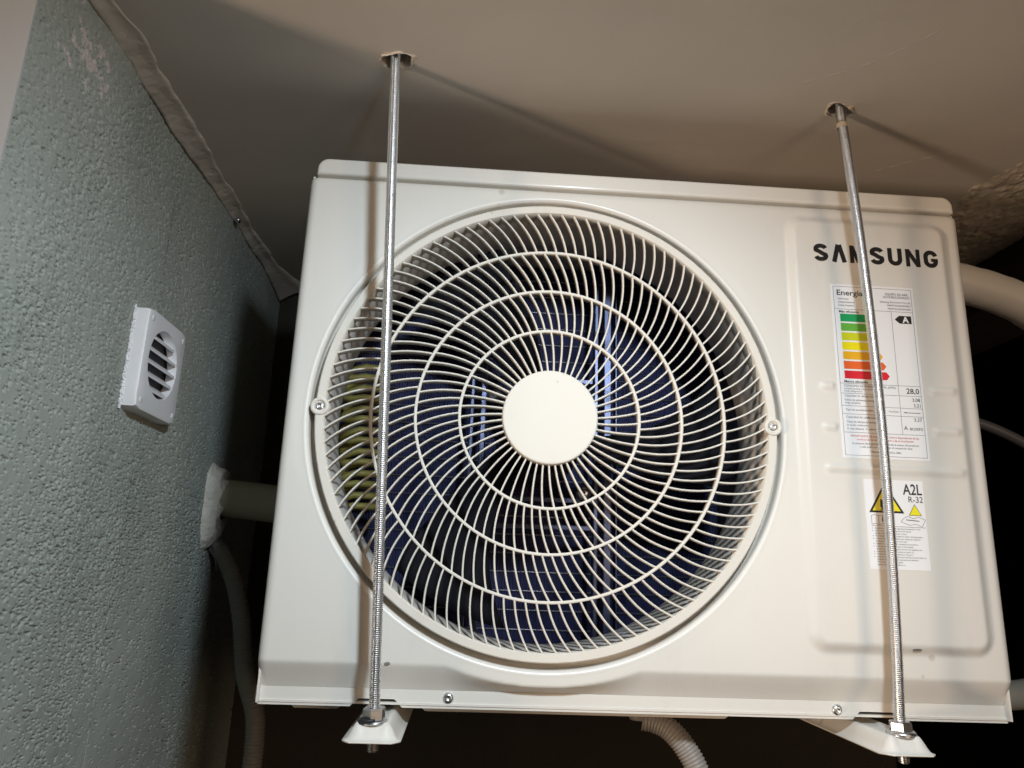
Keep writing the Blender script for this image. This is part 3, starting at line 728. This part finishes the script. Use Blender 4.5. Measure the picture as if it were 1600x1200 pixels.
# ------------------------------------------------------------------ things on the left wall
def wall_vent():
    x0, x1, y0, y1, z0, z1 = WX-.003, WX+.0165, .0455, .1535, .2740, .3870
    root = empty('wall_vent', (WX, (y0+y1)/2, z0)); tag(root, 'small square white plastic vent with round louvre on green stucco wall', 'vent')
    cy, cz, rr = .0975, .3335, .0385
    # face plate with a round hole, pillowed edge
    bm = bmesh.new(); seg = 48; hole = []; out = []
    for k in range(seg):
        a = 2*math.pi*k/seg; c, s = math.cos(a), math.sin(a); hole.append((cy+rr*c, cz+rr*s))
        # square with rounded corners, superellipse
        q = 1/((abs(c)**14+abs(s)**14)**(1/14)); out.append(((y0+y1)/2+q*c*(y1-y0)/2, (z0+z1)/2+q*s*(z1-z0)/2))
    rings = []
    for (f, x, src) in ((0, x1-.011, 'h'), (0, x1-.0008, 'h'), (.015, x1, 'h'), (.93, x1, 'o'), (.975, x1-.0008, 'o'), (1.0, x1-.0035, 'o'), (1.0, x0, 'o')):
        row = []
        for k in range(seg):
            h, o = hole[k], out[k]; cc = ((y0+y1)/2, (z0+z1)/2)
            if src == 'h': p = (h[0]+(o[0]-h[0])*f, h[1]+(o[1]-h[1])*f)
            else: p = (cc[0]+(o[0]-cc[0])*f, cc[1]+(o[1]-cc[1])*f)
            row.append(bm.verts.new((x, p[0], p[1])))
        rings.append(row)
    for i in range(len(rings)-1):
        for k in range(seg):
            j = (k+1) % seg; bm.faces.new((rings[i][k], rings[i][j], rings[i+1][j], rings[i+1][k]))
    bmesh.ops.recalc_face_normals(bm, faces=bm.faces); from_bm('vent_frame', bm, M['vent'], root, True).modifiers.new('s', 'EDGE_SPLIT').split_angle = R(35)
    V, F = [], []
    for k in range(32): a = 2*math.pi*k/32; V.append((x1-.0135, cy+(rr+.001)*math.cos(a), cz+(rr+.001)*math.sin(a)))
    mk('vent_back', V, [tuple(range(32))], M['cable'], root)
    for k in range(5):                              # sloping louvre slats
        zc = cz-.0275+k*.0142; dz = zc-cz; hw = math.sqrt(max(rr*rr-dz*dz, 1e-5))+.001
        th = .0030; xa, xb = x1-.0125, x1-.0008; za, zb = zc+.0052, zc-.0040
        V = [(xa, cy-hw, za), (xa, cy+hw, za), (xb, cy+hw, zb), (xb, cy-hw, zb), (xa, cy-hw, za-th), (xa, cy+hw, za-th), (xb, cy+hw, zb-th), (xb, cy-hw, zb-th)]
        F = [(0, 1, 2, 3), (7, 6, 5, 4), (0, 4, 5, 1), (1, 5, 6, 2), (2, 6, 7, 3), (3, 7, 4, 0)]
        mk('slat', V, F, M['vent'], root)
    for (yy, zz) in ((y0+.011, z1-.011), (y1-.010, z1-.011), (y0+.011, z0+.011), (y1-.010, z0+.011)):
        V, F = lathe_axis([(.0001, .0006), (.0028, .0006), (.0036, 0), (.0036, -.002)], (x1, yy, zz), (1, 0, 0), 16); mk('screw_cap', V, F, M['vent'], root, True)
    # crumbling filler where it meets the wall
    g_ = random.Random(5); pts = [(WX+.0004+.0012*g_.random(), y0+.0006-.0016*g_.random(), z0-.001+(z1-z0)*k/110) for k in range(112)]
    rad = [.0010+.0014*g_.random() for _ in pts]
    V, F = tube(pts, lambda i: rad[i], 7); mk('filler_bead', V, F, M['vent'], root)
wall_vent()

def pipe_and_plaster():
    p = [(WX-.02, .372, .2120), (WX+.02, .368, .2110), (-.09, .362, .2050), (-.03, .36, .2000), (.05, .36, .1975)]
    V, F = tube(spline(p, 6), .0265, 28); o = mk('drain_pipe', V, F, M['pvc'], None, True)
    tag(o, 'beige plastic pipe from the green wall to behind the unit', 'pipe')
    V, F = lathe_axis([(.0265, -.012), (.0292, -.010), (.0292, .010), (.0265, .012)], (-.070, .362, .2035), (1, -.05, -.09), 28); mk('pipe_collar', V, F, M['pvc'], o, True)
    # plaster lump round the pipe
    n, m_ = 44, 26; P = np.zeros((n, m_, 3)); nz = noise2(n, m_, 3, 3, 51); nf = noise2(n, m_, 1.1, 1.1, 52)
    for i in range(n):
        a = 2*math.pi*i/(n-1)
        for j in range(m_):
            t = j/(m_-1); r0 = .026+(.026+.007*math.sin(3*a+1)+.012*max(0, -math.sin(a))**2)*t
            hgt = .020*(1-t**2.2)*(1+.10*nz[i, j])+.0014*nf[i, j]*(1-t)
            ry, rz = r0*.60+(.011 if t == 0 else .0107), r0*1.0+.0018*nz[(i % (n-1)), j]
            P[i, j] = (WX-.001+hgt, .3705+ry*math.cos(a), .2085+rz*math.sin(a)-.006*max(0, -math.sin(a)))
    P[-1] = P[0]
    o = grid_mesh('plaster_lump', P, M['caulk'], None, True)
    tag(o, 'crumbly plaster lump packed around the pipe in the green wall', 'plaster')
pipe_and_plaster()

def corrugated(name, pts, r, m, label, cat='hose', per=.0042):
    sp = [Vector(p) for p in spline(pts, 40)]; out = [sp[0]]; acc = 0; stp = per/4
    for a_, b_ in zip(sp[:-1], sp[1:]):
        L = (b_-a_).length; t = stp-acc
        while t <= L: out.append(a_+(b_-a_)*(t/L)); t += stp
        acc = L-(t-stp)
    V, F = tube(out, lambda i: r*(1, 1.0, .91, .91)[i % 4], 16); o = mk(name, V, F, M[m], None, True); tag(o, label, cat); return o
corrugated('corrugated_hose', [(WX-.01, .385, .150), (WX+.012, .38, .142), (-.140, .37, .105), (-.118, .36, .050), (-.100, .345, -.02), (-.074, .32, -.07), (-.070, .315, -.14), (-.078, .32, -.24)], .0125, 'hose', 'grey corrugated hose drooping beside the left of the unit')
h2 = corrugated('drain_hose', [(.374, .075, -.0175), (.386, .072, -.0195), (.400, .068, -.026), (.4145, .064, -.042), (.426, .060, -.064), (.436, .058, -.10), (.44, .06, -.2)], .0115, 'hose_warm', 'white corrugated drain hose hanging under the middle of the unit', per=.0034)
V, F = lathe_axis([(.004, .0), (.010, .0), (.0108, .002), (.0108, .012), (.008, .016)], (.371, .076, -.0185), (0, 0, 1), 20); mk('drain_spout', V, F, M['hose_warm'], h2, True)
# loose wire stub by the plaster
V, F = tube(spline([(WX-.004, .36, .158), (WX+.006, .362, .150), (WX+.012, .368, .135), (WX+.018, .372, .108)], 8), .0009, 8); o = mk('wire_stub', V, F, M['cable'], None, True); tag(o, 'thin loose wire end poking from the green wall below the plaster', 'wire')

# insulated line and cables at the right
pl = spline([(.735, .225, .548), (.80, .215, .5465), (.868, .205, .5345), (.945, .20, .505), (1.03, .20, .440), (1.10, .21, .36), (1.12, .22, .1), (1.12, .22, -1.55)], 16)
V, F = tube(pl, lambda i: .0268+.0003*((i*3) % 7 == 0)+.0003*math.sin(i*.9), 26); o = mk('insulated_pipe', V, F, M['white_tape'], None, True); tag(o, 'thick white taped insulated pipe leaving the right of the unit', 'pipe')
V, F = tube(spline([(.70, .27, .40), (.80, .26, .372), (.92, .25, .338), (1.0, .25, .285), (1.05, .25, .18), (1.07, .25, -.1), (1.07, .25, -1.55)], 10), .0072, 14); o = mk('power_cable', V, F, M['cable'], None, True); tag(o, 'dark grey cable sloping down at the right of the unit', 'cable')
V, F = tube(spline([(.70, .14, .004), (.78, .14, .004), (.86, .15, .012), (.95, .17, .05), (1.05, .19, .0), (1.09, .19, -.3), (1.09, .19, -1.58)], 10), .016, 16); o = mk('grey_conduit', V, F, M['hose'], None, True); tag(o, 'grey conduit bending down at the lower right corner of the unit', 'conduit')
